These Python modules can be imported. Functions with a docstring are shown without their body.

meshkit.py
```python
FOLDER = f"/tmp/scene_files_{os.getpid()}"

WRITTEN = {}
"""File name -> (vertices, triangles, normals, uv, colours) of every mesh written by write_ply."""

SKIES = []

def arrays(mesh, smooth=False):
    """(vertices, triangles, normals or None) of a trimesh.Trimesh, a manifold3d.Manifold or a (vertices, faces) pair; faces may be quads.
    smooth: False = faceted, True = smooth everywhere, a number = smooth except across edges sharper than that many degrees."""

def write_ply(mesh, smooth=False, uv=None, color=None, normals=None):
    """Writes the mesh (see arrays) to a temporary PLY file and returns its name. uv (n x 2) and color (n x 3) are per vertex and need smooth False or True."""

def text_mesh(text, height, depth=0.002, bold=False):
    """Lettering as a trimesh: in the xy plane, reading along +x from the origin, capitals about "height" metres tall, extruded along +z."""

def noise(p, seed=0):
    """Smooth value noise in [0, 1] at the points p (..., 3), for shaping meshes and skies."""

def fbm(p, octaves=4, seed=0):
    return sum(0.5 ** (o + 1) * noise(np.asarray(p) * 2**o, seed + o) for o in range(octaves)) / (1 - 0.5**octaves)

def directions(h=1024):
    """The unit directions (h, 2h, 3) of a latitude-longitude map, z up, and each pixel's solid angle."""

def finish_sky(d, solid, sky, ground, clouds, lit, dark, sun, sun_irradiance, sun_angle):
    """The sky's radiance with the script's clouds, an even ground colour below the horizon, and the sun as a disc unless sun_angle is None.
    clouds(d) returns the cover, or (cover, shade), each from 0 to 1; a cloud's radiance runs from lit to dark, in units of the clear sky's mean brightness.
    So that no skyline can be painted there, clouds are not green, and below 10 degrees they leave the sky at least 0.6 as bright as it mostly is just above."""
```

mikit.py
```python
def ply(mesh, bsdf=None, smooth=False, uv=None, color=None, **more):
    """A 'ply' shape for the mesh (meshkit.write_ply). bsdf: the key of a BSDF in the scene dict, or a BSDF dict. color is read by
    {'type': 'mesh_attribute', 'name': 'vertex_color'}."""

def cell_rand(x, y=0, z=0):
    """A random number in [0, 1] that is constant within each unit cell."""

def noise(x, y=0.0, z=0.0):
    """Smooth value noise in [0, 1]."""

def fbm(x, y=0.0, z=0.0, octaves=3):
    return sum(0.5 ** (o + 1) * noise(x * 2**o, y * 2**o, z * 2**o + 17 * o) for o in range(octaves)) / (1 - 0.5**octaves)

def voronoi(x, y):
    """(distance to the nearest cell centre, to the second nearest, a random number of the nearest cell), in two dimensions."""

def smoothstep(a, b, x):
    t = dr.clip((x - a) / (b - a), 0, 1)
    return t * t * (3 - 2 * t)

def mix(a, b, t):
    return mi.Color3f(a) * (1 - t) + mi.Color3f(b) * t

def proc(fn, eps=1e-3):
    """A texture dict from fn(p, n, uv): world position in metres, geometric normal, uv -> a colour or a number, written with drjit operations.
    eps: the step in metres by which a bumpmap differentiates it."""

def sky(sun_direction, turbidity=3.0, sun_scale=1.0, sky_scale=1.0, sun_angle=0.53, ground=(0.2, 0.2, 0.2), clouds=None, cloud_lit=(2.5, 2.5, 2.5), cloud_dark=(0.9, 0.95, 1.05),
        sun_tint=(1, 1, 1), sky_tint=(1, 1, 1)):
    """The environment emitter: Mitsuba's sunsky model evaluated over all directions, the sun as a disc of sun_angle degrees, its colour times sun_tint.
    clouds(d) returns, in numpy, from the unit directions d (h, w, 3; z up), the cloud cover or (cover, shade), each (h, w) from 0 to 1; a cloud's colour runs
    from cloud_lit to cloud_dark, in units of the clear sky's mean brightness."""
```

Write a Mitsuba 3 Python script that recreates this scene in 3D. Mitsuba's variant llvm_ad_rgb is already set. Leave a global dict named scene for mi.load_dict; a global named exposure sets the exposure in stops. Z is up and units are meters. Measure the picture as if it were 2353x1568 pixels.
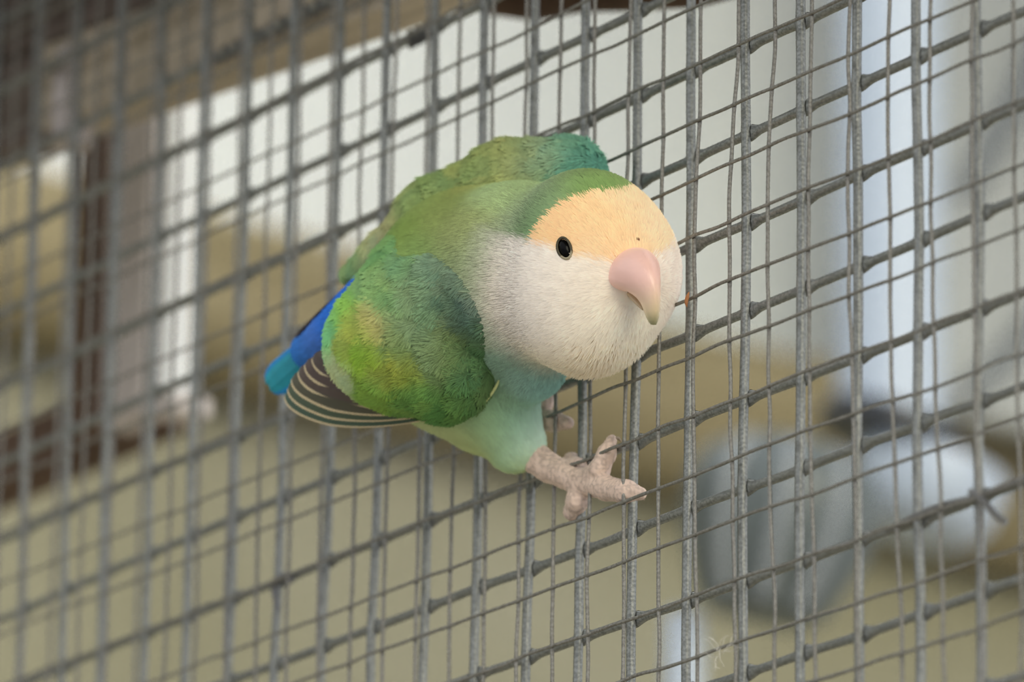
import math, numpy as np, trimesh, drjit as dr, mitsuba as mi
import mikit, meshkit
from mikit import proc, noise, fbm, voronoi, cell_rand, smoothstep, mix
T = mi.ScalarTransform4f
RNG = np.random.default_rng(7)
scene, labels = {'type': 'scene'}, {}

# ---------------------------------------------------------------- camera, sky, exposure
# Millimetre frame of the wire mesh: X along the mesh, Y down, Z behind it (away from the camera).
W, H, F = 2353, 1568, 16025.4
CR = np.array([[0.57270, -0.01512, 0.81963], [-0.23953, 0.95306, 0.18495], [-0.78398, -0.30224, 0.54222]])
u_, s_, v_ = np.linalg.svd(CR); CR = u_ @ v_
CT = np.array([-96.44443, -8.89240, 1398.30075])
EYE = -CR.T @ CT
Z0 = 1.75                                   # height of the mesh frame's origin above the ground, metres


def wd(p):
    """mesh frame (mm) -> world (m)"""
    p = np.asarray(p, float)
    return np.stack([p[..., 0], p[..., 2], -p[..., 1]], -1) / 1000 + np.array([0, 0, Z0])


def wv(d):
    d = np.asarray(d, float)
    return np.stack([d[..., 0], d[..., 2], -d[..., 1]], -1)


cam_o, cam_f, cam_up = wd(EYE), wv(CR[2]), wv(-CR[1])
FOCUS = 1.196
scene['camera'] = {'type': 'thinlens', 'fov': math.degrees(2 * math.atan(W / 2 / F)), 'fov_axis': 'x', 'aperture_radius': 0.0080, 'focus_distance': FOCUS,
                   'to_world': T().look_at(origin=cam_o.tolist(), target=(cam_o + cam_f).tolist(), up=cam_up.tolist()), 'near_clip': 0.05, 'far_clip': 100.0}
SUN = np.array([0.90, -0.10, 0.24])
scene['sky'] = mikit.sky(SUN, turbidity=3.5, sun_scale=0.26, sky_scale=1.0, sun_angle=40, sun_tint=(0.74, 1.0, 1.5), ground=(0.40, 0.41, 0.43),
                         clouds=lambda d: (np.ones(d.shape[:2]), 0.5 + 0.4 * (meshkit.fbm(d * 2.2, 3, 5) - 0.5)),
                         cloud_lit=(2.12, 2.2, 2.36), cloud_dark=(1.36, 1.42, 1.55))
exposure = 3.2


# ---------------------------------------------------------------- helpers
def lin(c):
    c = np.asarray(c, float) / 255
    return np.where(c < 0.04045, c / 12.92, ((c + 0.055) / 1.055) ** 2.4)


def rgb(c):
    return {'type': 'rgb', 'value': [float(x) for x in lin(c)]}


def pr(key, color, rough=0.6, spec=0.4, **k):
    scene[key] = {'type': 'twosided', 'b': {'type': 'principled', 'base_color': color if isinstance(color, dict) else rgb(color), 'roughness': rough, 'specular': spec, **k}}
    return key


def add(key, mesh, bsdf, smooth=False, **k):
    scene[key] = mikit.ply(mesh, bsdf, smooth, **k)
    return key


def tag(key, label, cat=None, group=None, kind=None):
    labels[key] = {k: v for k, v in (('label', label), ('category', cat), ('group', group), ('kind', kind)) if v}


def num(name, i):
    return name if i == 0 else f'{name}_{i:03d}'


def ray_px(px, py):
    return CR.T @ np.array([(px - W / 2) / F, (py - H / 2) / F, 1.0])


def hit(px, py, axis, val):
    """where the sight line through a picture point meets the plane axis = val of the mesh frame"""
    d = ray_px(px, py)
    return EYE + d * ((val - EYE[axis]) / d[axis])


def tube(points, radii, sides=8, caps=True, squash=None, up=None):
    """tube along a polyline (mm); radii: number, (n,) or (n,2) for the two section axes"""
    p = np.asarray(points, float); n = len(p)
    r = np.broadcast_to(np.asarray(radii, float).reshape(-1, 1) if np.ndim(radii) < 2 else radii, (n, 2)) if np.ndim(radii) else np.full((n, 2), radii)
    t = np.gradient(p, axis=0); t /= np.linalg.norm(t, axis=1, keepdims=True)
    ref = np.asarray(up if up is not None else ([0, 0, 1.0] if abs(t[:, 2]).mean() < 0.8 else [1.0, 0, 0]))
    b = np.cross(t, ref); b /= np.linalg.norm(b, axis=1, keepdims=True)
    a = np.cross(b, t)
    g = np.arange(sides) * 2 * np.pi / sides
    v = (p[:, None] + r[:, None, :1] * np.cos(g)[None, :, None] * b[:, None] + r[:, None, 1:] * np.sin(g)[None, :, None] * a[:, None]).reshape(-1, 3)
    i, j = np.meshgrid(np.arange(n - 1), np.arange(sides), indexing='ij')
    q = np.stack([i * sides + j, i * sides + (j + 1) % sides, (i + 1) * sides + (j + 1) % sides, (i + 1) * sides + j], -1).reshape(-1, 4)
    f = np.vstack([q[:, [0, 1, 2]], q[:, [0, 2, 3]]])
    if caps:
        k = len(v); v = np.vstack([v, p[0], p[-1]])
        jj = np.arange(sides); e = (n - 1) * sides
        f = np.vstack([f, np.stack([np.full(sides, k), (jj + 1) % sides, jj], -1), np.stack([np.full(sides, k + 1), e + jj, e + (jj + 1) % sides], -1)])
    return v, f[:, ::-1]


def join(parts):
    vs, fs, o = [], [], 0
    for v, f in parts:
        vs.append(v); fs.append(np.asarray(f) + o); o += len(v)
    return np.vstack(vs), np.vstack(fs)


def slab(o, a, b, c, bevel=2.0, bow=0.0):
    """bevelled plank: corner o and edge vectors a, b, c in mm, edges rounded by bevel"""
    o, a, b, c = (np.asarray(x, float) for x in (o, a, b, c))
    ext = np.array([np.linalg.norm(x) for x in (a, b, c)])
    hx = np.maximum(ext / 2 - bevel, 0.1)
    m = trimesh.creation.icosphere(subdivisions=2, radius=bevel)
    v = np.asarray(m.vertices)
    pts = np.vstack([v + hx * np.array(s) for s in np.ndindex(2, 2, 2) for s in [np.array(s) * 2 - 1]])
    hull = trimesh.convex.convex_hull(pts)
    M = np.stack([a / ext[0], b / ext[1], c / ext[2]])
    out = (np.asarray(hull.vertices) + ext / 2) @ M + o
    f = np.asarray(hull.faces)
    return out, f if np.linalg.det(M) > 0 else f[:, ::-1]


def to_w(vf):
    v, f = vf
    return wd(v), np.asarray(f)


# ---------------------------------------------------------------- materials of the wire and the aviary
def wood(c0, c1, sx, sy, sz):
    c0, c1 = [float(x) for x in lin(c0)], [float(x) for x in lin(c1)]
    def fn(p, n, uv):
        g = fbm(p.x * sx, p.y * sy, p.z * sz, 4)
        h = noise(p.x * sx * 6, p.y * sy * 6, p.z * sz * 6)
        return mix(c0, c1, smoothstep(0.25, 0.75, g * 0.75 + h * 0.25))
    return proc(fn)


def blotch(c0, c1, s, octs=3):
    c0, c1 = [float(x) for x in lin(c0)], [float(x) for x in lin(c1)]
    def fn(p, n, uv):
        return mix(c0, c1, smoothstep(0.3, 0.7, fbm(p.x * s, p.y * s, p.z * s, octs)))
    return proc(fn)


def wire_mat(key, c0, c1, rough, metal):
    scene[key] = {'type': 'bumpmap', 'arbitrary': proc(lambda p, n, uv: fbm(p.x * 2200, p.y * 2200, p.z * 2200, 2), eps=1e-4), 'scale': 0.00010,
                  'b': {'type': 'twosided', 'b': {'type': 'principled', 'base_color': blotch(c0, c1, 2600), 'roughness': rough, 'metallic': metal, 'specular': 0.5}}}


wire_mat('galvanised_wire', (112, 114, 110), (138, 140, 136), 0.36, 0.3)
wire_mat('thin_galvanised_wire', (108, 105, 98), (132, 130, 124), 0.45, 0.15)

# ---------------------------------------------------------------- the two layers of welded wire mesh (parallel planes, 3.4 mm apart)
# measured sag of the wires at their crossings: column, row, dx, dy in hundredths of a millimetre
THICK = "14,1,5,-9 15,1,-18,8 16,1,-46,5 14,2,42,22 15,2,40,2 16,2,3,-34 17,2,-87,-36 18,2,-44,-22 19,2,-41,-45 14,3,66,12 15,3,54,49 16,3,47,22 17,3,-45,-6 18,3,8,13 19,3,3,4 14,4,81,36 15,4,67,50 16,4,53,33 17,4,-26,33 18,4,36,27 19,4,70,-46 14,5,37,-10 15,5,16,-11 16,5,23,1 17,5,-45,17 18,5,12,7 19,5,-24,22 14,6,-6,-55 15,6,-14,-53 16,6,-30,3 17,6,-45,-72 18,6,-35,-46 19,6,-37,-38 14,7,-11,-18 15,7,0,22 16,7,-6,11 17,7,-26,6 18,7,-1,70 19,7,-50,-1 15,8,38,8 16,8,19,9 17,8,14,43 18,8,66,-6 19,8,33,-12 1,3,132,4 2,3,-59,-25 3,3,13,-49 4,3,-6,-25 5,3,-98,31 0,4,169,148 1,4,243,96 2,4,-18,74 3,4,111,49 4,4,-134,8 5,4,-81,-20 6,4,-44,-18 7,4,7,3 1,5,230,25 2,5,28,-30 3,5,28,-1 4,5,-49,-17 5,5,-109,-49 6,5,-74,-3 7,5,-74,-42 9,5,61,-41 10,5,50,-59 11,5,105,2 5,6,-192,-17 6,6,-163,-12 7,6,-165,-7"
THIN = "0,2,-17,6 1,2,38,29 2,2,33,13 3,2,14,23 1,3,-81,-13 2,3,-87,18 3,3,-66,6 4,3,-39,27 5,3,-29,8 6,3,26,7 7,3,64,19 1,4,-200,-58 2,4,-164,-50 3,4,-124,-63 4,4,-79,-17 5,4,-71,-4 6,4,-59,15 7,4,17,-9 8,4,55,13 1,5,-253,-63 2,5,-199,-57 3,5,-182,-57 4,5,-119,-40 5,5,-73,-23 6,5,-4,-9 7,5,28,-13 8,5,44,-4 5,6,-55,9 6,6,-9,-3 7,6,39,15 8,6,71,9 2,6,-192,-78 2,7,-164,-27 2,8,-136,-9 2,9,-108,-76 5,7,-37,42 5,8,40,-1 5,9,38,-6 1,7,-233,-49 1,8,-159,-39 3,6,-116,-42 3,7,-91,-13 3,8,-67,-30 3,9,-63,-70 4,7,-76,16 4,8,26,-14 4,9,26,-50 6,7,44,32 6,8,98,27 6,9,151,28 7,7,70,37 8,7,117,52 2,10,-80,-33 2,11,9,5 2,12,57,2 5,10,115,38 5,11,191,26 5,12,247,28 5,13,303,97 1,10,-118,-26 1,11,-24,-5 1,12,28,-27 3,10,-18,21 3,11,87,4 3,12,111,13 4,10,87,37 4,11,148,28 4,12,168,4 4,13,228,82 6,11,237,29 6,12,289,22 6,13,341,108"


def field(text, sig, damp):
    a = np.array([[int(x) for x in w.split(',')] for w in text.split()], float)
    ij, d = a[:, :2], a[:, 2:] / 100

    def off(i, j):
        q = np.stack([np.asarray(i, float), np.asarray(j, float)], -1)
        d2 = ((q[..., None, :] - ij) / sig) ** 2
        w = np.exp(-d2.sum(-1) / 2)
        wide = np.exp(-d2.sum(-1) / 2 / 9)
        near = (w[..., None] * d).sum(-2) / (w.sum(-1)[..., None] + 0.02)
        far = (wide[..., None] * d).sum(-2) / (wide.sum(-1)[..., None] + 1.0)
        k = w.sum(-1)[..., None]; k = k / (k + 0.15)
        return near * k + far * (1 - k)
    return off


def wobble(s, seed, amp):
    s = np.asarray(s, float)
    return amp * (meshkit.noise(np.stack([s, s * 0 + seed * 7.31, s * 0], -1), seed) - 0.5) * 2


def mesh_panel(name, pitch, x0, y0, zc, r, irange, jrange, off, front, flare, amp, bsdf, step, sides):
    """front: which wires lie on the camera's side, 'v' or 'h'; flare: how far the zinc fillet widens the rear wire at a crossing (mm)"""
    zf = {'v': (zc - r * 0.62, zc + r * 0.62), 'h': (zc + r * 0.62, zc - r * 0.62)}[front]
    ii, jj = np.arange(*irange), np.arange(*jrange)
    for n, i in enumerate(ii):
        j = np.arange(jj[0] - 0.6, jj[-1] + 0.6, step)
        o = off(np.full(len(j), i), j)
        p = np.stack([x0 + i * pitch + o[:, 0] + wobble(j * 1.3, i + 50, amp), y0 + j * pitch + o[:, 1], zf[0] + wobble(j * 0.7, i + 90, amp * 0.8)], -1)
        dd = np.abs(j - np.round(j)) * pitch
        rad = np.stack([r * (1 + 0.05 * wobble(j * 5, i, 1)) + flare[0] * np.exp(-(dd / (r * 1.5)) ** 2) , np.full(len(j), r)], -1)
        add(num(f'{name}__vertical_wire', n), to_w(tube(p, rad, sides)), bsdf, True)
    for n, jv in enumerate(jj):
        i = np.arange(ii[0] - 0.6, ii[-1] + 0.6, step)
        o = off(i, np.full(len(i), jv))
        p = np.stack([x0 + i * pitch + o[:, 0], y0 + jv * pitch + o[:, 1] + wobble(i * 1.3, jv + 250, amp), zf[1] + wobble(i * 0.7, jv + 290, amp * 0.8)], -1)
        dd = np.abs(i - np.round(i)) * pitch
        rad = np.stack([r * (1 + 0.05 * wobble(i * 5, jv + 9, 1)) + flare[1] * np.exp(-(dd / (r * 1.9)) ** 2), np.full(len(i), r)], -1)
        add(num(f'{name}__horizontal_wire', n), to_w(tube(p, rad, sides)), bsdf, True)


off_thick, off_thin = field(THICK, (0.55, 0.55), 1), field(THIN, (0.5, 0.6), 1)
mesh_panel('wire_mesh', 16.0, 0.0, 0.0, 0.0, 0.84, (-5, 27), (-6, 13), off_thick, 'v', (0.14, 0.78), 0.14, 'galvanised_wire', 0.0625, 8)
tag('wire_mesh', 'heavier grey galvanised welded wire mesh with wide square openings, the layer behind the thin wires', 'wire mesh')
mesh_panel('wire_mesh_001', 10.6667, 230.807, -3.95, -3.4, 0.34, (-29, 16), (-8, 19), off_thin, 'h', (0.20, 0.0), 0.28, 'thin_galvanised_wire', 0.1, 6)
tag('wire_mesh_001', 'thin grey welded wire mesh with narrow openings, the front layer that the bird grips', 'wire mesh')

# ---------------------------------------------------------------- the aviary behind the mesh
pr('white_plaster', blotch((212, 217, 217), (222, 226, 226), 3), 0.8, 0.2)
pr('beige_plaster', blotch((136, 133, 110), (158, 156, 140), 6), 0.85, 0.2)
pr('ground_soil', blotch((138, 128, 110), (164, 154, 136), 3), 0.95, 0.1)
pr('log_wood', wood((122, 112, 84), (154, 144, 116), 20, 3, 20), 0.8, 0.2)
pr('tan_wood', wood((170, 158, 138), (204, 190, 168), 8, 60, 60), 0.75, 0.25)
pr('dark_wood', wood((98, 86, 80), (128, 116, 106), 8, 60, 60), 0.75, 0.25)
pr('brown_wood', wood((70, 52, 40), (96, 76, 62), 60, 60, 8), 0.75, 0.25)
pr('grey_board', wood((190, 180, 174), (208, 200, 194), 60, 60, 8), 0.75, 0.25)
pr('white_batten', (232, 234, 232), 0.6, 0.3)
pr('roof_sheet', (120, 122, 118), 0.7, 0.3)
pr('pale_plastic', (172, 184, 200), 0.35, 0.5)
pr('dark_plastic', (40, 44, 52), 0.4, 0.5)
pr('grey_plastic', blotch((80, 88, 88), (98, 106, 108), 12), 0.4, 0.5)
pr('rib_plastic', (136, 142, 146), 0.4, 0.5)
pr('lacing_steel', (78, 78, 75), 0.5, 0.4)
pr('tie_steel', (112, 112, 112), 0.4, 0.5, metallic=0.4)
XW = -620.0


def plank(key, mat, o, a, b, c, **k):
    return add(key, to_w(slab(o, a, b, c, **k)), mat, 40)


def put_mm(key, vf, mat, smooth=40):
    v, f = vf
    return add(key, (wd(v), np.asarray(f)), mat, smooth)


def depth(p):
    return float((np.asarray(p) @ CR.T + CT)[2])


def smooth_path(p, n=40):
    from scipy.interpolate import make_interp_spline
    return make_interp_spline(np.linspace(0, 1, len(p)), p, k=min(3, len(p) - 1))(np.linspace(0, 1, n))


# ground, and the end wall: square to the mesh, white above a round rail and beige below
yg = Z0 * 1000
plank('floor', 'ground_soil', (XW - 400, yg, -2500), (4400, 0, 0), (0, 60, 0), (0, 0, 5200), bevel=3)
yl = hit(1150, 850, 0, XW)[1]
plank('wall_end', 'white_plaster', (XW - 120, -900, -1400), (120, 0, 0), (0, 900 + yl, 0), (0, 0, 3800), bevel=3)
plank('wall_lower', 'beige_plaster', (XW - 120, yl, -1400), (128, 0, 0), (0, yg - yl, 0), (0, 0, 3800), bevel=3)
for k, t in (('floor', 'bare brown earth floor of the aviary'), ('wall_end', 'white plastered upper half of the end wall behind the mesh'), ('wall_lower', 'beige plastered lower half of the end wall under the round rail')):
    tag(k, t, kind='structure')
a_, b_ = hit(1150, 665, 0, XW + 26), hit(1150, 1045, 0, XW + 26)
yr, rr = (a_[1] + b_[1]) / 2, (b_[1] - a_[1]) / 2
zs = np.linspace(-1100, 2300, 60)
lg = np.stack([np.full(60, XW + rr), yr + wobble(zs / 300, 3, 3), zs], -1)
put_mm('rail_log', tube(lg, rr * (1 + wobble(zs / 200, 4, 0.05)), 28, up=[0, 1.0, 0]), 'log_wood')
tag('rail_log', 'thick round tan log running along the end wall between its white and beige halves', 'log')

# the frame of the mesh, upper left: battens parallel to the mesh, close behind it
zb = 5.0
e0, e1 = hit(205, 326, 2, zb + 12), hit(1000, 50, 2, zb + 12)
gx = (e1[1] - e0[1]) / (e1[0] - e0[0])                      # the battens hang a little out of level
xl = hit(-400, 400, 2, zb)[0]
xj = e0[0]
bat = lambda x0, x1, up, h, z, th, mat, key: plank(key, mat, (x0, e0[1] + gx * (x0 - xj) - up, z), (x1 - x0, gx * (x1 - x0), 0), (0, h, 0), (0, 0, th), bevel=1.0)
bat(xj, xj + 520, 18.5, 18.5, zb, 12, 'tan_wood', 'trim_1')
bat(xl, xj - 1, 19.0, 19.0, zb + 2, 11, 'dark_wood', 'trim_2')
bat(xl, xl + 900, 33.5, 13.8, zb + 1, 14, 'dark_wood', 'trim_3')
bat(xl, xl + 900, 78, 42, zb + 6, 4, 'roof_sheet', 'trim_4')
for k, t in (('trim_1', 'tan wooden batten along the top of the wire mesh'), ('trim_2', 'dark brown end of the top batten at the upper left'), ('trim_3', 'dark brown upper batten above the tan one'), ('trim_4', 'grey sheet edge above the battens in the upper left corner')):
    tag(k, t, kind='structure')
c0 = hit(138, 200, 2, zb - 2); rp = 47 * depth(c0) / F
ys = np.array([0, 0.6, 1.6, 3.0, 5.0, 12, 22.0]) + hit(138, 92, 2, zb - 2)[1]
put_mm('post_knob', tube(np.stack([np.full(7, c0[0] - 1), ys, np.full(7, 2.4 + rp)], -1), rp * np.array([0.2, 0.55, 0.8, 0.94, 1.0, 1.0, 0.98]), 24, up=[0, 0, 1.0]), 'grey_board')
tag('post_knob', 'rounded top of a pale grey-brown wooden peg on the dark batten, upper left corner', 'wooden peg')
# roof over the depth of the aviary
plank('ceiling', 'roof_sheet', (XW - 120, -560, 500), (900, 0, 0), (0, 12, 0), (0, 0, 1900), bevel=2)
tag('ceiling', 'grey roof sheet over the depth of the aviary', kind='structure')
# eave board over the mesh, just above the picture
plank('eave', 'roof_sheet', (-260, -112, -140), (760, 0, 0), (0, 5, 0), (0, 0, 180), bevel=1.5)
tag('eave', 'grey eave board over the top of the wire mesh', kind='structure')
# upright boards and the kick rail behind the mesh, left


def upright(key, mat, x0, x1, y0, y1, z, th, label, cat):
    p0, p1 = hit(x0, (y0 + y1) / 2, 2, z), hit(x1, (y0 + y1) / 2, 2, z)
    ya, yb = hit(x0, y0, 2, z)[1], hit((x0 + x1) / 2, y1, 2, z)[1]
    plank(key, mat, (p0[0], ya, z), (p1[0] - p0[0], 0, 0), (0, yb - ya, 0), (0, 0, th), bevel=1.2)
    tag(key, label, cat)


upright('upright_post', 'brown_wood', 168, 238, 200, 985, 72, 14, 'dark brown upright timber post behind the left end of the mesh', 'post')
upright('upright_board', 'grey_board', 240, 338, 200, 962, 66, 8, 'pinkish grey upright board between the brown post and the white batten', 'board')
upright('upright_batten', 'white_batten', 345, 388, 180, 905, 69, 7, 'narrow white upright batten beside the pinkish grey board', 'batten')
zk = 92.0
k0, k1 = hit(160, 1049, 2, zk), hit(160, 915, 2, zk)
xk0, xk1 = hit(-300, 1100, 2, zk)[0], hit(335, 975, 2, zk)[0]
plank('kick_rail', 'brown_wood', (xk0, k1[1], zk), (xk1 - xk0, 0, 0), (0, k0[1] - k1[1], 0), (0, 0, 12), bevel=1.5)
tag('kick_rail', 'dark brown horizontal rail at the foot of the upright boards, left edge', 'rail')
p0 = hit(372, 930, 2, 66)
plank('batten_foot', 'grey_board', p0 + [-4.5, -2.2, 0], (9, 0, 0), (0, 4.4, 0), (0, 0, 10), bevel=0.8)
tag('batten_foot', 'small pinkish block under the foot of the white batten', 'block')
# branch at the top edge, behind the mesh
br = np.array([hit(x, y, 2, 46) for x, y in ((1085, -40), (1130, -14), (1230, -8), (1330, -22), (1450, -28), (1600, -34), (1800, -70))])
put_mm('branch', tube(br, np.array([2, 4.2, 4.8, 4.3, 4.6, 4.2, 3.0]), 16), 'brown_wood')
tag('branch', 'dark brown branch crossing the top edge behind the mesh', 'branch')

# feeding gear behind the mesh, right: pale tube in a dark collar over a white bowl, and a ribbed grey hopper
XP = -280.0


def lathe_mm(c, axis, prof, sides=48):
    """prof: (distance along axis, radius) in mm"""
    c, axis = np.asarray(c, float), np.asarray(axis, float); axis = axis / np.linalg.norm(axis)
    pts = np.array([c + axis * h for h, _ in prof])
    a = np.cross(axis, [0.3, 0.1, 0.95]); a /= np.linalg.norm(a); b = np.cross(axis, a)
    g = np.arange(sides) * 2 * np.pi / sides
    r = np.array([x for _, x in prof])
    v = (pts[:, None] + r[:, None, None] * (np.cos(g)[None, :, None] * a + np.sin(g)[None, :, None] * b)).reshape(-1, 3)
    n = len(prof); i, j = np.meshgrid(np.arange(n - 1), np.arange(sides), indexing='ij')
    q = np.stack([i * sides + j, i * sides + (j + 1) % sides, (i + 1) * sides + (j + 1) % sides, (i + 1) * sides + j], -1).reshape(-1, 4)
    return v, np.vstack([q[:, [0, 1, 2]], q[:, [0, 2, 3]]])


pt = hit(2046, 985, 0, XP); sc = depth(pt) / F
R = 124 * sc
up = np.array([0, -1.0, 0]); tilt = np.array([0.16, -1.0, 0.24]); tilt /= np.linalg.norm(tilt)
put_mm('drinker__tube', lathe_mm(pt, up, [(0, 0.1), (0, R * 0.97), (4, R), (430, R), (436, R * 0.96), (436, 0.1)]), 'pale_plastic')
put_mm('drinker__collar', lathe_mm(pt - tilt * 10 * sc, tilt, [(-26 * sc, 0.1), (-26 * sc, R * 1.28), (-18 * sc, R * 1.36), (22 * sc, R * 1.36), (30 * sc, R * 1.26), (30 * sc, 0.1)]), 'dark_plastic')
bc = hit(2120, 1150, 0, XP)
put_mm('drinker__bowl', lathe_mm(bc, tilt, [(-95 * sc, 0.1), (-92 * sc, 90 * sc), (-70 * sc, 140 * sc), (-20 * sc, 172 * sc), (50 * sc, 182 * sc), (90 * sc, 176 * sc), (96 * sc, 150 * sc), (60 * sc, 120 * sc), (60 * sc, 0.1)]), 'pale_plastic')
tag('drinker', 'tall pale blue tube drinker with dark collar over a whitish bowl, at right', 'bird drinker')
labels['drinker__collar'] = {'label': 'dark grey collar'}
hc = hit(1790, 1200, 0, XP + 20); sh = depth(hc) / F
prof = [(-230, 0.1), (-228, 120), (-190, 160), (-60, 215), (60, 232), (130, 205), (170, 150), (196, 70), (202, 0.1)]
hax = np.array([0.2, -1.0, 0.1])
put_mm('seed_hopper__body', lathe_mm(hc, hax, [(h * sh, r * sh) for h, r in prof]), 'grey_plastic')
hu = hax / np.linalg.norm(hax)
fw = EYE - hc; fw -= hu * (fw @ hu); fw /= np.linalg.norm(fw); sd = np.cross(hu, fw)
for k, ang in enumerate((-34, 0, 33)):
    d = math.cos(math.radians(ang)) * fw + math.sin(math.radians(ang)) * sd
    rib = np.array([hc + (hu * h + d * (r + 2)) * sh for h, r in ((-200, 154), (-130, 190), (-60, 215), (0, 226), (60, 232), (100, 219), (130, 205), (150, 180))])
    put_mm(num('seed_hopper__rib', k), tube(rib, 20 * sh, 10), 'rib_plastic')
tag('seed_hopper', 'large grey ribbed plastic hopper with a domed top left of the pale drinker', 'feeder')
q1 = hit(2160, -300, 0, XW + 90); q2 = hit(2160, 940, 0, XW + 90)
pr('panel_paint', (178, 182, 182), 0.8, 0.2)
plank('pale_panel', 'panel_paint', (XW + 84, q1[1], q1[2]), (8, 0, 0), (0, q2[1] - q1[1], 0), (0, 0, 420), bevel=1.5)
tag('pale_panel', 'pale upright panel behind the tube drinker at the right edge', 'panel')
pr('grey_cord', (112, 118, 122), 0.6, 0.3)
for k, (xa_, ya_, xb_, yb_) in enumerate(((2225, 440, 2420, 60), (2225, 905, 2420, 690))):
    cp = smooth_path(np.array([hit(xa_, ya_, 0, XW + 100), hit((xa_ + xb_) / 2 + 8, (ya_ + yb_) / 2 + 12, 0, XW + 104), hit(xb_, yb_, 0, XW + 100)]), 24)
    put_mm(num('hanging_cord', k), tube(cp, 3.2, 10), 'grey_cord')
    tag(num('hanging_cord', k), ('grey cord slanting over the pale panel at the upper right edge', 'grey cord slanting over the foot of the pale panel at the right edge')[k], 'cord')
q0 = hit(1572, 1412, 0, XP); rq = 44 * depth(q0) / F
put_mm('lower_pipe', lathe_mm(q0, (0, 1.0, 0), [(0, 0.1), (0, rq * 0.9), (3, rq), (900, rq), (900, 0.1)], 32), 'pale_plastic')
tag('lower_pipe', 'short pale blue pipe rising at the bottom edge, left below the grey hopper', 'pipe')

# tie wires and scraps on the mesh


def px_path(pts, z):
    return np.array([hit(x, y, 2, zz) for (x, y), zz in zip(pts, z if np.ndim(z) else [z] * len(pts))])


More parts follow.
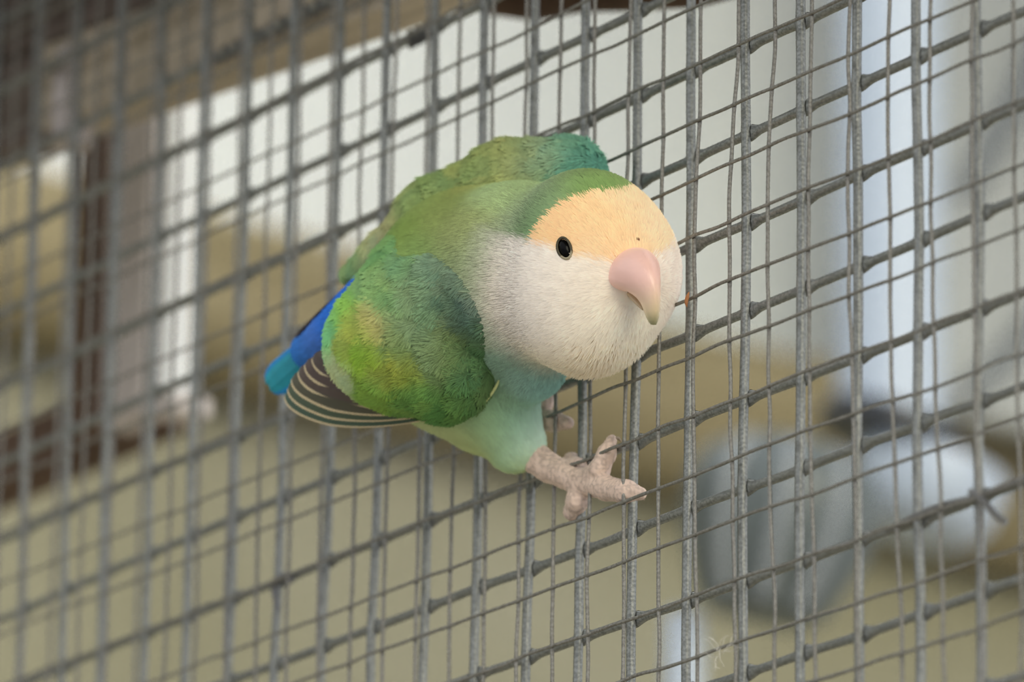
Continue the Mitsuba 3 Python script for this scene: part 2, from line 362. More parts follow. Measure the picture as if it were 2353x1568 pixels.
t1 = smooth_path(px_path([(2232, 1131), (2246, 1142), (2262, 1155), (2282, 1178), (2308, 1199)], [-2.0, -3.4, -4.2, -5.0, -6.5]))
put_mm('tie_wire', tube(t1, 0.62, 10), 'tie_steel')
tag('tie_wire', 'stub of dark grey tie wire over a mesh crossing near the right edge', 'tie wire')
pa = smooth_path(px_path([(2040, 1222), (2110, 1185), (2180, 1158), (2245, 1142), (2320, 1112), (2400, 1080)], [0.2, -1.6, -2.0, -2.2, -1.6, 0.4]))
put_mm('tie_wire__strand', tube(pa, 0.55, 8), 'tie_steel')
t2 = smooth_path(px_path([(668, 1334), (652, 1326), (634, 1336), (630, 1360), (636, 1385), (640, 1402)], [-0.5, -1.8, -1.8, -1.4, -1.2, -1.0]))
put_mm('tie_wire_001', tube(t2, np.linspace(0.8, 0.45, 40), 10), 'tie_steel')
tag('tie_wire_001', 'dark twisted end of tie wire hanging from the mesh at lower left', 'tie wire')


def lacing(key, x0, x1, row, turns, label, amp=0.95):
    t = np.linspace(0, 1, 40 * turns)
    x = x0 + (x1 - x0) * t; o = off_thick(x / 16.0, np.full(len(x), float(row)))
    p = np.stack([x, row * 16.0 + o[:, 1] + amp * np.cos(t * turns * 2 * np.pi), 0.6 + amp * np.sin(t * turns * 2 * np.pi)], -1)
    put_mm(key, tube(p, 0.55, 8), 'lacing_steel'); tag(key, label, 'tie wire')


xa, xb = hit(455, 138, 2, 0.6)[0], hit(800, 5, 2, 0.6)[0]
lacing('lacing_wire', xa, xb, -2, 13, 'dark lacing wire wound along the mesh under the tan batten, upper left')
xa, xb = hit(940, 85, 2, 0.6)[0], hit(1010, 60, 2, 0.6)[0]
lacing('lacing_wire_001', xa, xb, -1, 4, 'short knot of dark lacing wire on the batten edge, top centre', 1.2)
pr('husk', (168, 116, 78), 0.8, 0.2)
hk = smooth_path(px_path([(1583, 672), (1579, 684), (1577, 696), (1579, 706)], [-4.0, -4.4, -4.4, -4.0]), 14)
put_mm('seed_husk', tube(hk, np.interp(np.linspace(0, 1, 14), [0, 0.3, 0.7, 1], [0.1, 0.34, 0.3, 0.06]), 8), 'husk')
tag('seed_husk', 'tiny brown seed husk stuck to the thin mesh right of the bird\'s cheek', 'husk')
pr('down_white', (214, 210, 200), 0.8, 0.1)
rf_ = np.random.default_rng(5); dn = []
for k in range(14):
    a = np.array([1655.0, 1500]) + rf_.normal(0, 5, 2); q = [a]
    ang = rf_.uniform(0, 6.28)
    for s in range(5):
        ang += rf_.normal(0, 0.5); q.append(q[-1] + 9 * np.array([math.cos(ang), math.sin(ang)]))
    dn.append(tube(smooth_path(px_path(q, -4.2 - 0.5 * rf_.random(6)), 14), 0.035, 4))
put_mm('down_feather', join(dn), 'down_white', True)
tag('down_feather', 'wisp of white down caught on the thin mesh near the bottom', 'down feather')

# ---------------------------------------------------------------- the lovebird
# Bird frame: x right, y down, w towards the viewer's side, 1 unit = 1/13.1 mm, origin at the body; a rigid, uniformly scaled placement in the mesh frame.
DB = 1223.0
UK = DB / F


def bird(p):
    """bird frame -> mesh frame (mm)"""
    p = np.asarray(p, float)
    c = np.stack([(p[..., 0] - W / 2) * UK, (p[..., 1] - H / 2) * UK, DB - p[..., 2] * UK], -1)
    return (c - CT) @ CR


def bdir(d):
    d = np.asarray(d, float)
    return wv(np.stack([d[..., 0], d[..., 1], -d[..., 2]], -1) @ CR)


def unit(a):
    a = np.asarray(a, float)
    return a / np.maximum(np.linalg.norm(a, axis=-1, keepdims=True), 1e-9)


def ell(c, r, a=None, b=None):
    """ellipsoid: centre, radii, long axis a, second axis hint b"""
    c, r = np.asarray(c, float), np.asarray(r, float)
    M = np.eye(3)
    if a is not None:
        a = unit(a); b = np.asarray(b if b is not None else [0, 0, 1.0], float)
        b = unit(b - a * (a @ b)); M = np.stack([a, b, np.cross(a, b)])

    def f(p):
        q = (p - c) @ M.T
        k0 = np.linalg.norm(q / r, axis=-1); k1 = np.linalg.norm(q / r ** 2, axis=-1)
        return k0 * (k0 - 1) / np.maximum(k1, 1e-9)
    return f


def cone(a, b, ra, rb):
    a, b = np.asarray(a, float), np.asarray(b, float)

    def f(p):
        ab = b - a
        t = np.clip(((p - a) @ ab) / (ab @ ab), 0, 1)
        return np.linalg.norm(p - a - t[..., None] * ab, axis=-1) - (ra + (rb - ra) * t)
    return f


def smin(d, k):
    out = d[0]
    for e in d[1:]:
        h = np.clip(0.5 + 0.5 * (e - out) / k, 0, 1)
        out = e + (out - e) * h - k * h * (1 - h)
    return out


def sdf(prims, k):
    return lambda p: smin([f(p) for f in prims], k)


def surface(f, lo, hi, step):
    """surface nets of f = 0 with the vertices drawn onto the surface"""
    ax = [np.arange(a, b + step, step) for a, b in zip(lo, hi)]
    g = np.stack(np.meshgrid(*ax, indexing='ij'), -1)
    d = f(g.reshape(-1, 3)).reshape(g.shape[:3])
    n = np.array(d.shape)
    s = d < 0
    cells = n - 1
    acc = np.zeros((*cells, 3)); cnt = np.zeros(cells)
    corners = list(np.ndindex(2, 2, 2))
    sl = lambda c: tuple(slice(o, o + m) for o, m in zip(c, cells))
    for c in corners:
        for ax_ in range(3):
            if c[ax_] == 0:
                e = list(c); e[ax_] = 1
                d0, d1 = d[sl(c)], d[sl(tuple(e))]
                x = (d0 < 0) != (d1 < 0)
                t = np.where(x, d0 / np.where(x, d0 - d1, 1), 0)
                pos = np.zeros((*cells, 3)); pos[..., :] = c; pos[..., ax_] += t
                acc += pos * x[..., None]; cnt += x
    on = cnt > 0
    idx = -np.ones(cells, int); idx[on] = np.arange(on.sum())
    base = np.stack(np.nonzero(on), -1)
    v = (base + acc[on] / cnt[on][:, None]) * step + np.array(lo)
    faces = []
    for k in range(3):
        a, b = [(1, 2), (2, 0), (0, 1)][k]
        s0 = [slice(1, -1)] * 3; s1 = [slice(1, -1)] * 3
        s0[k], s1[k] = slice(0, n[k] - 1), slice(1, n[k])
        x = s[tuple(s0)] != s[tuple(s1)]
        ii = np.stack(np.nonzero(x), -1)
        off = np.array([1, 1, 1]); off[k] = 0
        ii = ii + off
        flip = s[tuple(ii.T)]
        q = []
        for da, db in ((0, 0), (1, 0), (1, 1), (0, 1)):
            j = ii.copy(); j[:, a] -= da; j[:, b] -= db
            q.append(idx[tuple(j.T)])
        q = np.stack(q, -1)
        q[~flip] = q[~flip][:, ::-1]
        faces.append(q)
    q = np.vstack(faces)
    for _ in range(2):
        g = grad(f, v, 1.0)
        v = v - g * (f(v) / np.maximum((g * g).sum(-1), 0.2))[:, None]
    return v, np.vstack([q[:, [0, 1, 2]], q[:, [0, 2, 3]]])


def grad(f, p, e=2.0):
    return np.stack([(f(p + np.eye(3)[i] * e) - f(p - np.eye(3)[i] * e)) / (2 * e) for i in range(3)], -1)


def put(key, v, f, bsdf, n=None, col=None, smooth=True):
    """mesh in the bird frame -> scene entry with its own normals and vertex colours (linear)"""
    wv_, ff = wd(bird(v)), np.asarray(f)
    if n is None:
        path = meshkit.write_ply((wv_, ff), smooth, None, col)
        scene[key] = mikit.ply((wv_, ff), bsdf, smooth, color=col)
    else:
        path = meshkit.write_ply((wv_, ff), True, None, col, normals=bdir(n))
        scene[key] = {'type': 'ply', 'filename': path, 'face_normals': False, 'bsdf': {'type': 'ref', 'id': bsdf}}
    return key


VC = {'type': 'mesh_attribute', 'name': 'vertex_color'}
pr('feather', VC, 0.75, 0.15, sheen=0.25, sheen_tint=0.6)
pr('flight_feather', VC, 0.5, 0.35)
pr('scaly_skin', VC, 0.55, 0.35)
pr('horn', VC, 0.32, 0.5, clearcoat=0.25, clearcoat_gloss=0.6)
pr('eye_gloss', (8, 7, 6), 0.16, 0.10)
pr('eye_skin', VC, 0.5, 0.3)

# --- shapes
HC = np.array([1366.0, 626, 235])                        # head centre
HF = unit([0.42, 0.10, 0.90])                            # where the bill points
HU = unit(np.array([-0.03, -1.0, 0.1]) - HF * (np.array([-0.03, -1.0, 0.1]) @ HF))
HR = np.cross(HF, HU); HR = HR if HR[0] > 0 else -HR
body_prims = [
    ell((1092, 655, -50), (262, 228, 225), (0.74, -0.36, 0.56)),                  # torso
    ell((1196, 632, 100), (200, 212, 190)),                                        # shoulders and neck
    ell((1346, 596, 225), (180, 200, 190)),                                       # crown
    ell((1386, 634, 235), (172, 172, 182)),                                       # brow and far cheek
    ell((1338, 690, 232), (160, 170, 176)),                                       # near cheek and throat
    cone((1160, 780, 10), (1214, 838, 40), 150, 86),                              # breast
    cone((1105, 870, -70), (1182, 1016, -52), 140, 70),                           # thigh
    cone((1040, 890, -120), (1095, 980, -100), 95, 56),
    cone((1080, 760, -200), (1150, 960, -190), 120, 56),                          # other thigh
    cone((862, 690, -150), (702, 806, -330), 72, 42),                             # rump
    ell((985, 880, -110), (160, 100, 96), (0.75, 0.5, 0.3)),                      # belly
]
wing_prims = [
    ell((934, 790, 12), (190, 162, 140)),
    ell((1030, 826, 70), (112, 146, 104)),
    ell((985, 690, 50), (130, 105, 110)),
]
fwing = sdf(wing_prims, 60.0)
fbody0 = sdf(body_prims, 50.0)


def fbody(p):
    """the wing sinks smoothly into the back and stands clear of breast and thigh"""
    k = 6 + 95 * np.clip((830 - p[..., 1] - 0.25 * (p[..., 0] - 950)) / 210, 0, 1)
    d, e = fbody0(p), fwing(p) + 5
    h = np.clip(0.5 + 0.5 * (e - d) / k, 0, 1)
    return e + (d - e) * h - k * h * (1 - h)


far_prims = [cone((1305, 406, -20), (1170, 432, -90), 94, 106), cone((1170, 432, -90), (1005, 510, -170), 106, 100), cone((1005, 510, -170), (880, 585, -250), 100, 50), cone((880, 585, -250), (795, 626, -300), 50, 20)]
ffar = sdf(far_prims, 40.0)


def fwing_vis(p):
    """the wing: its own bulk below, above it the skin of the shoulder raised by a few units"""
    return np.minimum(fwing(p), np.maximum(fbody(p) - 3, wing_top(p)))


wing_top = sdf([ell((985, 742, 110), (158, 160, 220)), ell((895, 690, 30), (120, 105, 190), (0.8, -0.5, 0.2))], 30.0)


# --- plumage colours: seeds in the bird frame (x, y, w, sRGB), blended by distance
def blend(seeds, p, sig):
    s = np.asarray(seeds, float)
    c = lin(s[:, 3:6])
    out = np.zeros((len(p), 3))
    for k in range(0, len(p), 20000):
        d2 = ((p[k:k + 20000, None] - s[None, :, :3]) ** 2).sum(-1)
        wgt = np.exp(-d2 / (2 * sig ** 2)) + 1e-5 / (1 + d2 / 1e4) ** 2
        out[k:k + 20000] = (wgt @ c) / wgt.sum(-1, keepdims=True)
    return out


def sst(a, b, x):
    t = np.clip((x - a) / (b - a), 0, 1)
    return t * t * (3 - 2 * t)


BODY_SEEDS = [
    (1000, 460, -20, 132, 160, 84), (1100, 400, 0, 150, 160, 84), (1150, 390, 20, 150, 168, 104), (1250, 390, 60, 150, 168, 128), (1060, 520, 80, 134, 158, 84),
    (950, 560, 20, 122, 156, 72), (900, 610, -20, 104, 156, 84), (1000, 620, 100, 120, 158, 84), (1100, 560, 150, 150, 170, 104), (1080, 640, 160, 124, 152, 104),
    (1180, 460, 130, 150, 172, 120), (1150, 620, 200, 150, 160, 128), (1130, 700, 190, 146, 156, 138), (1200, 430, 150, 150, 172, 120),
    (1180, 860, 120, 134, 170, 148), (1130, 900, 60, 126, 166, 124), (1250, 890, 100, 134, 188, 174), (1200, 960, 20, 130, 178, 150), (1110, 980, 10, 140, 174, 126),
    (1060, 1020, -40, 164, 178, 112), (1000, 990, -80, 170, 184, 126), (1190, 1060, 0, 134, 176, 132), (1230, 1010, 0, 196, 220, 204), (1210, 1085, -20, 186, 196, 120), (930, 950, -120, 170, 190, 130),
    (860, 640, -90, 44, 104, 214), (790, 720, -200, 36, 106, 220), (740, 790, -280, 70, 116, 214), (700, 810, -310, 30, 110, 200),
    (1300, 700, -200, 130, 165, 140), (1100, 700, -320, 130, 165, 120), (1000, 800, -280, 150, 180, 130),
]
WING_RGB = "760,760,104,172,104 797,724,108,160,60 810,756,128,124,52 833,770,110,150,36 861,751,150,140,84 852,816,104,136,30 930,848,116,128,44 907,779,96,122,70 953,733,100,130,92 1045,687,88,116,88 1082,724,72,104,88 1114,760,76,108,74 1000,802,92,118,76 1045,825,86,112,62 1091,848,70,112,68 861,894,100,140,50 953,917,84,124,52 1022,954,70,116,52 1068,917,66,106,50 769,857,150,168,116 797,668,108,150,78 861,641,116,150,84 930,595,104,142,92 976,572,124,158,68 884,577,98,142,78 999,618,112,138,104 900,690,108,146,84 960,660,108,136,96 1060,640,112,132,104 1110,690,110,124,112 745,800,104,170,110 880,850,120,130,50 1120,890,84,112,60"
FAR_SEEDS = [(1370, 370, 20, 78, 142, 122), (1320, 340, 30, 90, 156, 128), (1250, 330, 10, 140, 162, 116), (1180, 360, 0, 150, 160, 90), (1080, 400, -60, 138, 156, 84), (980, 450, -90, 130, 154, 86), (900, 530, -180, 132, 156, 90), (900, 560, -190, 196, 176, 130), (830, 600, -260, 128, 160, 92), (780, 635, -290, 120, 152, 92)]


def head_frame(p):
    q = p - HC
    return q @ HR, q @ HU, q @ HF


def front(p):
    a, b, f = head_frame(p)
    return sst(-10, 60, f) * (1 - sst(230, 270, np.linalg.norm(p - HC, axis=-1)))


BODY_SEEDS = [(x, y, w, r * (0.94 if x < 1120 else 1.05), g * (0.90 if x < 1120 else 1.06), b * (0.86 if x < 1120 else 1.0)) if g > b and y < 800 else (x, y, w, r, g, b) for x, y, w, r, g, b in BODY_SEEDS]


def body_color(p, rng):
    jit = meshkit.fbm(p / 16.0, 3, 3)[:, None] - 0.5
    c = blend(BODY_SEEDS, p, 42)
    a, b, f = head_frame(p)
    n1 = (meshkit.fbm(p / 9.0, 2, 11) - 0.5) * 26 + rng.normal(0, 5, len(p))
    far = np.linalg.norm(p - HC, axis=-1)
    onhead = 1 - sst(225, 300, far + n1 * 0.5)
    # crown green, nape paler; face cream; ruff grey
    crown = blend([(1330, 400, 260, 122, 148, 88), (1250, 480, 300, 120, 146, 98), (1230, 540, 330, 104, 138, 90), (1420, 410, 230, 128, 152, 88), (1270, 440, 230, 146, 164, 126), (1200, 520, 250, 148, 162, 126), (1370, 430, 320, 112, 146, 76)], p, 45)
    ruff = blend([(1200, 560, 300, 168, 172, 146), (1180, 680, 320, 188, 178, 164), (1210, 780, 300, 198, 188, 170), (1260, 850, 240, 212, 200, 172), (1170, 620, 240, 164, 170, 144), (1180, 820, 200, 180, 188, 174)], p, 45)
    face = blend([(1260, 640, 380, 242, 230, 216), (1230, 700, 360, 234, 222, 208), (1350, 760, 390, 244, 232, 212), (1450, 770, 390, 246, 236, 216), (1540, 650, 300, 246, 228, 214), (1330, 850, 300, 238, 222, 192), (1330, 640, 420, 240, 224, 206)], p, 60)
    peach = blend([(1450, 470, 360, 253, 214, 164), (1370, 520, 390, 252, 204, 146), (1300, 540, 380, 250, 196, 138), (1470, 540, 400, 252, 216, 170), (1390, 580, 420, 250, 206, 158), (1430, 545, 420, 251, 196, 132), (1520, 520, 330, 253, 216, 172)], p, 40)
    back = sst(-10, 28, f + n1 * 0.8 + 14 + 0.25 * (b - 90))          # 1 in front of the ear line
    upper = sst(30, 60, b + n1 * 0.6 + 0.12 * a)
    facec = face * (1 - sst(-70, -5, -f + n1)[:, None]) + ruff * sst(-70, -5, -f + n1)[:, None]
    low = ruff * (1 - sst(-95, 0, f + n1)[:, None]) + face * sst(-95, 0, f + n1)[:, None]
    green = crown * sst(-120, -20, f + n1)[:, None] + c * (1 - sst(-120, -20, f + n1)[:, None])
    pe = sst(-5, 5, f + n1 * 0.5 - (95 - np.where(a < 0, 0.0016, 0.009) * a * a))
    up = green * (1 - pe[:, None]) + peach * pe[:, None]
    lowmask = sst(-14, 14, b + n1 * 0.7 - (38 + 0.0014 * a * a))
    hd = low * (1 - lowmask[:, None]) + up * lowmask[:, None]
    c = c * (1 - onhead[:, None]) + hd * onhead[:, None]
    return c * (1 + 0.30 * jit)


def wing_seeds():
    out = []
    for w in WING_RGB.split():
        x, y, r, g, b = (float(q) for q in w.split(','))
        q = on_surface(fwing_vis, x, y, -300, 400)
        out.append((*q, *np.minimum(np.array([r, g, b]) * (1.07 - 0.12 * np.clip((x - 940) / 140, 0, 1)) + 2, 250)))
    return out


def seed_color(seeds, sig):
    def fn(p, rng):
        jit = meshkit.fbm(p / 14.0, 3, 8)[:, None] - 0.5
        j2 = meshkit.noise(p / 38.0, 21)[:, None] - 0.5
        c = blend(seeds, p + (meshkit.noise(p[:, [1, 0, 2]] / 30.0, 4)[:, None] - 0.5) * 30, sig)
        return c * (1 + 0.32 * jit + 0.16 * j2 * np.array([1.6, 0.7, -0.6]))
    return fn


ALL_SEEDS = None
BEAK = np.array([1455.0, 650, 395])
TAIL = np.array([600.0, 900, -420])


def flow_body(p):
    h = unit(p - BEAK)
    t = unit(TAIL - p)
    leg = unit(np.array([1225.0, 1095, -40]) - p)
    w = sst(170, 360, np.linalg.norm(p - HC, axis=-1))[:, None]
    l = (sst(820, 950, p[:, 1]) * sst(950, 1060, p[:, 0]))[:, None]
    d = h * (1 - w) + t * w
    return d * (1 - l) + leg * l


def flow_to(tip, side=(0, 0, 0)):
    return lambda p: unit(np.asarray(tip, float) - p) + np.asarray(side, float)


def barbs(key, v, f, fsdf, flow, color, spacing, length, width, lift, rng, keep=None, look=None):
    """small tapering feather barbs, each with darker edges, lying along the plumage about one to a spacing"""
    tri = v[f]
    ar = np.linalg.norm(np.cross(tri[:, 1] - tri[:, 0], tri[:, 2] - tri[:, 0]), axis=1) / 2
    count = int(ar.sum() / spacing ** 2 * 5)
    k = rng.choice(len(f), count, p=ar / ar.sum())
    r1, r2 = np.sqrt(rng.random(count)), rng.random(count)
    p = tri[k, 0] * (1 - r1)[:, None] + tri[k, 1] * (r1 * (1 - r2))[:, None] + tri[k, 2] * (r1 * r2)[:, None]
    vox = np.floor(p / (spacing * 0.86)).astype(int)
    p = p[np.unique(vox, axis=0, return_index=True)[1]]
    if keep is not None:
        p = p[keep(p)]
    n = unit(grad(fsdf, p, 3.0))
    d = flow(p)
    d = d + 0.15 * (np.stack([meshkit.noise(p / 22.0, s) for s in (31, 32, 33)], -1) - 0.5) * 2 + rng.normal(0, 0.04, p.shape)
    d = unit(d - n * (d * n).sum(-1, keepdims=True))
    sd = np.cross(d, n)
    m = len(p)
    lf, L2 = lift(p)
    edge, tilt, jit, wmul = look(p)
    L = length * (0.75 + 0.5 * rng.random(m)) * L2; Wd = width * (0.8 + 0.4 * rng.random(m)) * wmul
    col = np.clip(color(p, rng), 0, 1) ** 0.85 * (1 + rng.normal(0, 1, m) * jit)[:, None]
    rows, norm, cols = [], [], []
    rise = rng.random(m) * 0.8 + 0.4
    for t, wf, br in ((0.0, 0.8, 0.88), (0.55, 1.0, 1.0), (1.0, 0.2, 1.08)):
        q = p + d * (L * t)[:, None]
        q = q - n * np.where(t > 0, np.clip(fsdf(q), -25, 25), 0)[:, None]       # follow the curve of the skin
        q = q + n * (0.6 + lf * rise * t ** 1.2)[:, None]
        for s in (-1, 0, 1):
            rows.append(q + sd * (s * Wd * wf)[:, None] + n * (0.7 if s == 0 else 0))
            norm.append(unit(n + sd * (s * tilt)[:, None] - d * 0.08))
            cols.append(np.clip(col * (br * (edge if s else 1.0 + 0 * edge))[:, None], 0, 0.95))
    V = np.stack(rows, 1).reshape(-1, 3); N = np.stack(norm, 1).reshape(-1, 3); C = np.stack(cols, 1).reshape(-1, 3)
    b = (np.arange(m) * 9)[:, None]
    Fc = np.concatenate([b + np.array(x) for r in (0, 3) for c in (0, 1) for x in ([r + c, r + c + 1, r + c + 4], [r + c, r + c + 4, r + c + 3])])
    put(key, V, Fc, 'feather', N, C)


rng = np.random.default_rng(11)
EYE_C = np.array([1294.0, 577, 0.0])


def on_surface(f, x, y, w0, w1):
    """the outermost w where f = 0 along the line (x, y)"""
    w = np.linspace(w1, w0, 800)
    d = f(np.stack([np.full(800, x), np.full(800, y), w], -1).astype(float))
    return np.array([x, y, w[np.argmax(d < 0)]])


EYE_C = on_surface(fbody, 1294, 577, 0, 600)
bv, bf = surface(fbody, (600, 300, -460), (1600, 1130, 470), 9.0)
wv0, wf0 = surface(fwing_vis, (690, 520, -220), (1190, 1010, 340), 8.0)
fv, ff0 = surface(ffar, (740, 280, -360), (1430, 660, 110), 9.0)
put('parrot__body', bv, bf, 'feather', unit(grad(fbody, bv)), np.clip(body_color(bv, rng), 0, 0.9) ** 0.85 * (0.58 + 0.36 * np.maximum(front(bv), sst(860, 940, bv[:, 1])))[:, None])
tag('parrot', 'small green lovebird with peach forehead and cream face clinging to the wire mesh', 'parrot')
wing_col, far_col = seed_color(wing_seeds(), 24), seed_color(FAR_SEEDS, 50)
put('parrot__wing', wv0, wf0, 'feather', unit(grad(fwing_vis, wv0)), np.clip(wing_col(wv0, rng), 0, 0.9) ** 0.85 * 0.55)
put('parrot__wing_001', fv, ff0, 'feather', unit(grad(ffar, fv)), np.clip(far_col(fv, rng), 0, 0.9) ** 0.85 * 0.55)


def keep_body(p):
    ok = (fwing_vis(p) > -3) & (ffar(p) > -4)
    ok &= np.linalg.norm((p - EYE_C - [7.0, 4.0, 0]) * [0.9, 0.66, 0.6], axis=-1) > 22
    a, b, f = head_frame(p)
    ok &= ~((np.hypot((p[:, 0] - 1456) / 56, (p[:, 1] - 645) / 62) < 1) & (f > 90))
    return ok


def lift_body(p):
    chin = sst(120, 190, p[:, 1] - HC[1]) * sst(-40, 60, p[:, 0] - HC[0] + 60)
    low = sst(900, 1000, p[:, 1])
    return 3.5 + 9 * chin + 0.5 * low, 1 + 0.5 * chin + 0.6 * low


def look_body(p):
    """(brightness of a barb's edges, rounding, colour scatter, width): coarse dark-gapped barbs on ruff and mantle, fine ones on the face"""
    a, b, f = head_frame(p)
    fr = front(p); low = sst(880, 960, p[:, 1])
    crown = sst(60, 90, b) * (1 - sst(30, 60, f)) * (1 - sst(230, 270, np.linalg.norm(p - HC, axis=-1)))
    soft = np.maximum(fr, low)
    return 0.58 + 0.39 * soft - 0.05 * crown, 0.60 - 0.42 * soft, 0.09 - 0.066 * soft, 1 - 0.25 * fr - 0.25 * crown


# covert feathers: overlapping lobes over the wing, the barbs fan out from each one's shaft
def lobes(v, spacing, seed):
    r = np.random.default_rng(seed)
    u = np.floor((v + r.normal(0, 4, v.shape)) / spacing).astype(int)
    return v[np.unique(u, axis=0, return_index=True)[1]] + r.normal(0, spacing * 0.12, (len(np.unique(u, axis=0)), 3))


def lobe_field(cent, spacing, tip):
    from scipy.spatial import cKDTree
    tree = cKDTree(cent)

    def get(p):
        dirn = unit(np.asarray(tip, float) - p)
        q = p + dirn * spacing * 0.25
        d, i = tree.query(q)
        r = (q - cent[i]) / spacing
        al = (r * dirn).sum(-1)
        return dirn, r - dirn * al[:, None], al, i
    return get


wing_get = lobe_field(lobes(wv0, 62.0, 3), 62.0, (640, 960, -240))
far_get = lobe_field(lobes(fv, 62.0, 4), 62.0, (700, 760, -340))


def fan(get):
    def fn(p):
        d, lat, al, i = get(p)
        return d + 1.5 * lat
    return fn


def lobe_lift(get):
    def fn(p):
        d, lat, al, i = get(p)
        return 2.5 + 7.0 * sst(-0.2, 0.6, al), np.ones(len(p))
    return fn


def lobe_color(base, get):
    def fn(p, rng):
        d, lat, al, i = get(p)
        tone = np.sin(i * 12.9898)[:, None] * np.array([0.16, 0.07, 0.05])
        rim = 1 + 0.16 * sst(0.05, 0.5, al + np.linalg.norm(lat, axis=-1) * 0.3) - 0.14 * sst(0.1, -0.4, al)
        return base(p, rng) * (1 + tone) * rim[:, None]
    return fn


def look_wing(p):
    r = sst(800, 960, p[:, 0])
    return 0.80 - 0.30 * r, 0.35 + 0.25 * r, 0.06 + 0.03 * r, np.ones(len(p))


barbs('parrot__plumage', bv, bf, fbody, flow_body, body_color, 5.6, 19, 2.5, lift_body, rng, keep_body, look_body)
barbs('parrot__wing__plumage', wv0, wf0, fwing_vis, fan(wing_get), lobe_color(wing_col, wing_get), 5.6, 22, 2.7, lobe_lift(wing_get), rng, lambda p: fbody(p) > 1, look_wing)
barbs('parrot__wing_001__plumage', fv, ff0, ffar, fan(far_get), lobe_color(far_col, far_get), 6.0, 22, 2.9, lobe_lift(far_get), rng, lambda p: fbody(p) > -6, look_wing)
for k in ('parrot__plumage', 'parrot__wing__plumage', 'parrot__wing_001__plumage'):
    tag(k, 'fine short feather barbs', kind='stuff')


# --- flight and tail feathers: a bent blade with shaft, pale outer edge
def feather(key, spine, half, wtip, normal, c_in, c_edge, edge_w=0.16, edge_side=-1, round_=0.35, thick=3.0):
    sp = np.asarray(spine, float)
    t0 = np.linspace(0, 1, len(sp)); t = np.linspace(0, 1, 26)
    from scipy.interpolate import make_interp_spline
    P = make_interp_spline(t0, sp, k=min(3, len(sp) - 1))(t)
    d = unit(np.gradient(P, axis=0)); nrm = np.asarray(normal, float)
    s = unit(np.cross(d, nrm)); n = unit(np.cross(s, d))
    hw = half * np.minimum(1, 0.45 + 1.2 * t) * np.sqrt(np.clip(1 - np.clip((t - (1 - round_)) / round_, 0, 1) ** 2, 0.0, 1)) + 0.8
    us = np.array([-1, -1 + edge_w, -1 + edge_w * 1.35, -0.4, -0.05, 0, 0.05, 0.4, 0.8, 1.0]) * (1 if edge_side < 0 else -1)
    if edge_side > 0: us = us[::-1]
    V, C = [], []
    ci, ce = lin(c_in), lin(c_edge)
    for u in us:
        arch = (1 - u * u) * hw * 0.16 + (2.0 if abs(u) < 0.04 else 0)
        V.append(P + s * (u * hw)[:, None] + n * arch[:, None])
        e = (u * edge_side) > (1 - edge_w * 1.2)
        C.append(np.tile(ce if e else ci, (26, 1)) * (1 + 0.12 * (meshkit.noise(np.stack([t * 40, t * 0 + u * 3, t * 0], -1), 5)[:, None] - 0.5)))
    V, C = np.stack(V, 1), np.stack(C, 1)
    top = V.reshape(-1, 3); bot = (V - n[:, None] * thick).reshape(-1, 3)
    m = len(us); i, j = np.meshgrid(np.arange(25), np.arange(m - 1), indexing='ij')
    q = np.stack([i * m + j, i * m + j + 1, (i + 1) * m + j + 1, (i + 1) * m + j], -1).reshape(-1, 4)
    q2 = q[:, ::-1] + 26 * m
    rim = []
    loop = [(a * m) for a in range(26)], [(a * m + m - 1) for a in range(26)]
    for a in range(25):
        rim.append([loop[0][a], loop[0][a + 1], loop[0][a + 1] + 26 * m, loop[0][a] + 26 * m])
        rim.append([loop[1][a + 1], loop[1][a], loop[1][a] + 26 * m, loop[1][a + 1] + 26 * m])
    for b in range(m - 1):
        rim.append([25 * m + b, 25 * m + b + 1, 25 * m + b + 1 + 26 * m, 25 * m + b + 26 * m])
    allq = np.vstack([q, q2, np.array(rim)])
    put(key, np.vstack([top, bot]), np.vstack([allq[:, [0, 1, 2]], allq[:, [0, 2, 3]]]), 'flight_feather', None, np.vstack([C.reshape(-1, 3)] * 2))


prim = [  # root, bend, tip (bird frame), half width
    ((960, 958, -14), (800, 962, -70), (700, 935, -120), (655, 902, -150), 26),
    ((950, 948, -6), (800, 944, -60), (708, 915, -108), (662, 882, -138), 30),
    ((940, 938, 2), (805, 926, -50), (716, 893, -96), (674, 860, -126), 32),
    ((930, 928, 8), (810, 908, -42), (730, 875, -84), (690, 842, -112), 32),
    ((920, 918, 14), (818, 890, -34), (744, 857, -72), (706, 826, -98), 32),
    ((910, 908, 20), (826, 874, -26), (760, 842, -60), (722, 812, -84), 30),
]
for k, (a, b, c, d, hw) in enumerate(prim):
    feather(num('parrot__wing__flight_feather', k), [a, b, c, d], hw, 0, (0.1, 0.25, 1.0), ((66, 84, 70), (72, 84, 66), (80, 78, 62), (84, 72, 64), (84, 70, 64), (82, 70, 64))[k], (206, 188, 152), 0.17, 1, 0.30)
tailf = [((740, 770, -316), (660, 832, -372), (596, 884, -420), 30, (40, 150, 168)), ((745, 782, -306), (672, 846, -362), (606, 900, -408), 32, (28, 136, 150)), ((752, 794, -300), (690, 862, -354), (640, 908, -392), 30, (24, 122, 132))]
for k, (a, b, c, hw, col) in enumerate(tailf):
    feather(num('parrot__tail_feather', k), [a, b, c], hw, 0, (-0.3, -0.1, 1.0), col, (26, 128, 190), 0.3, -1 if k == 0 else 1, 0.3)
    labels[num('parrot__tail_feather', k)] = {'label': 'teal blue tail feather'}
farp = [((926, 550, -100), (806, 652, -180), (668, 776, -300), 9), ((930, 556, -112), (820, 650, -190), (700, 750, -300), 9)]
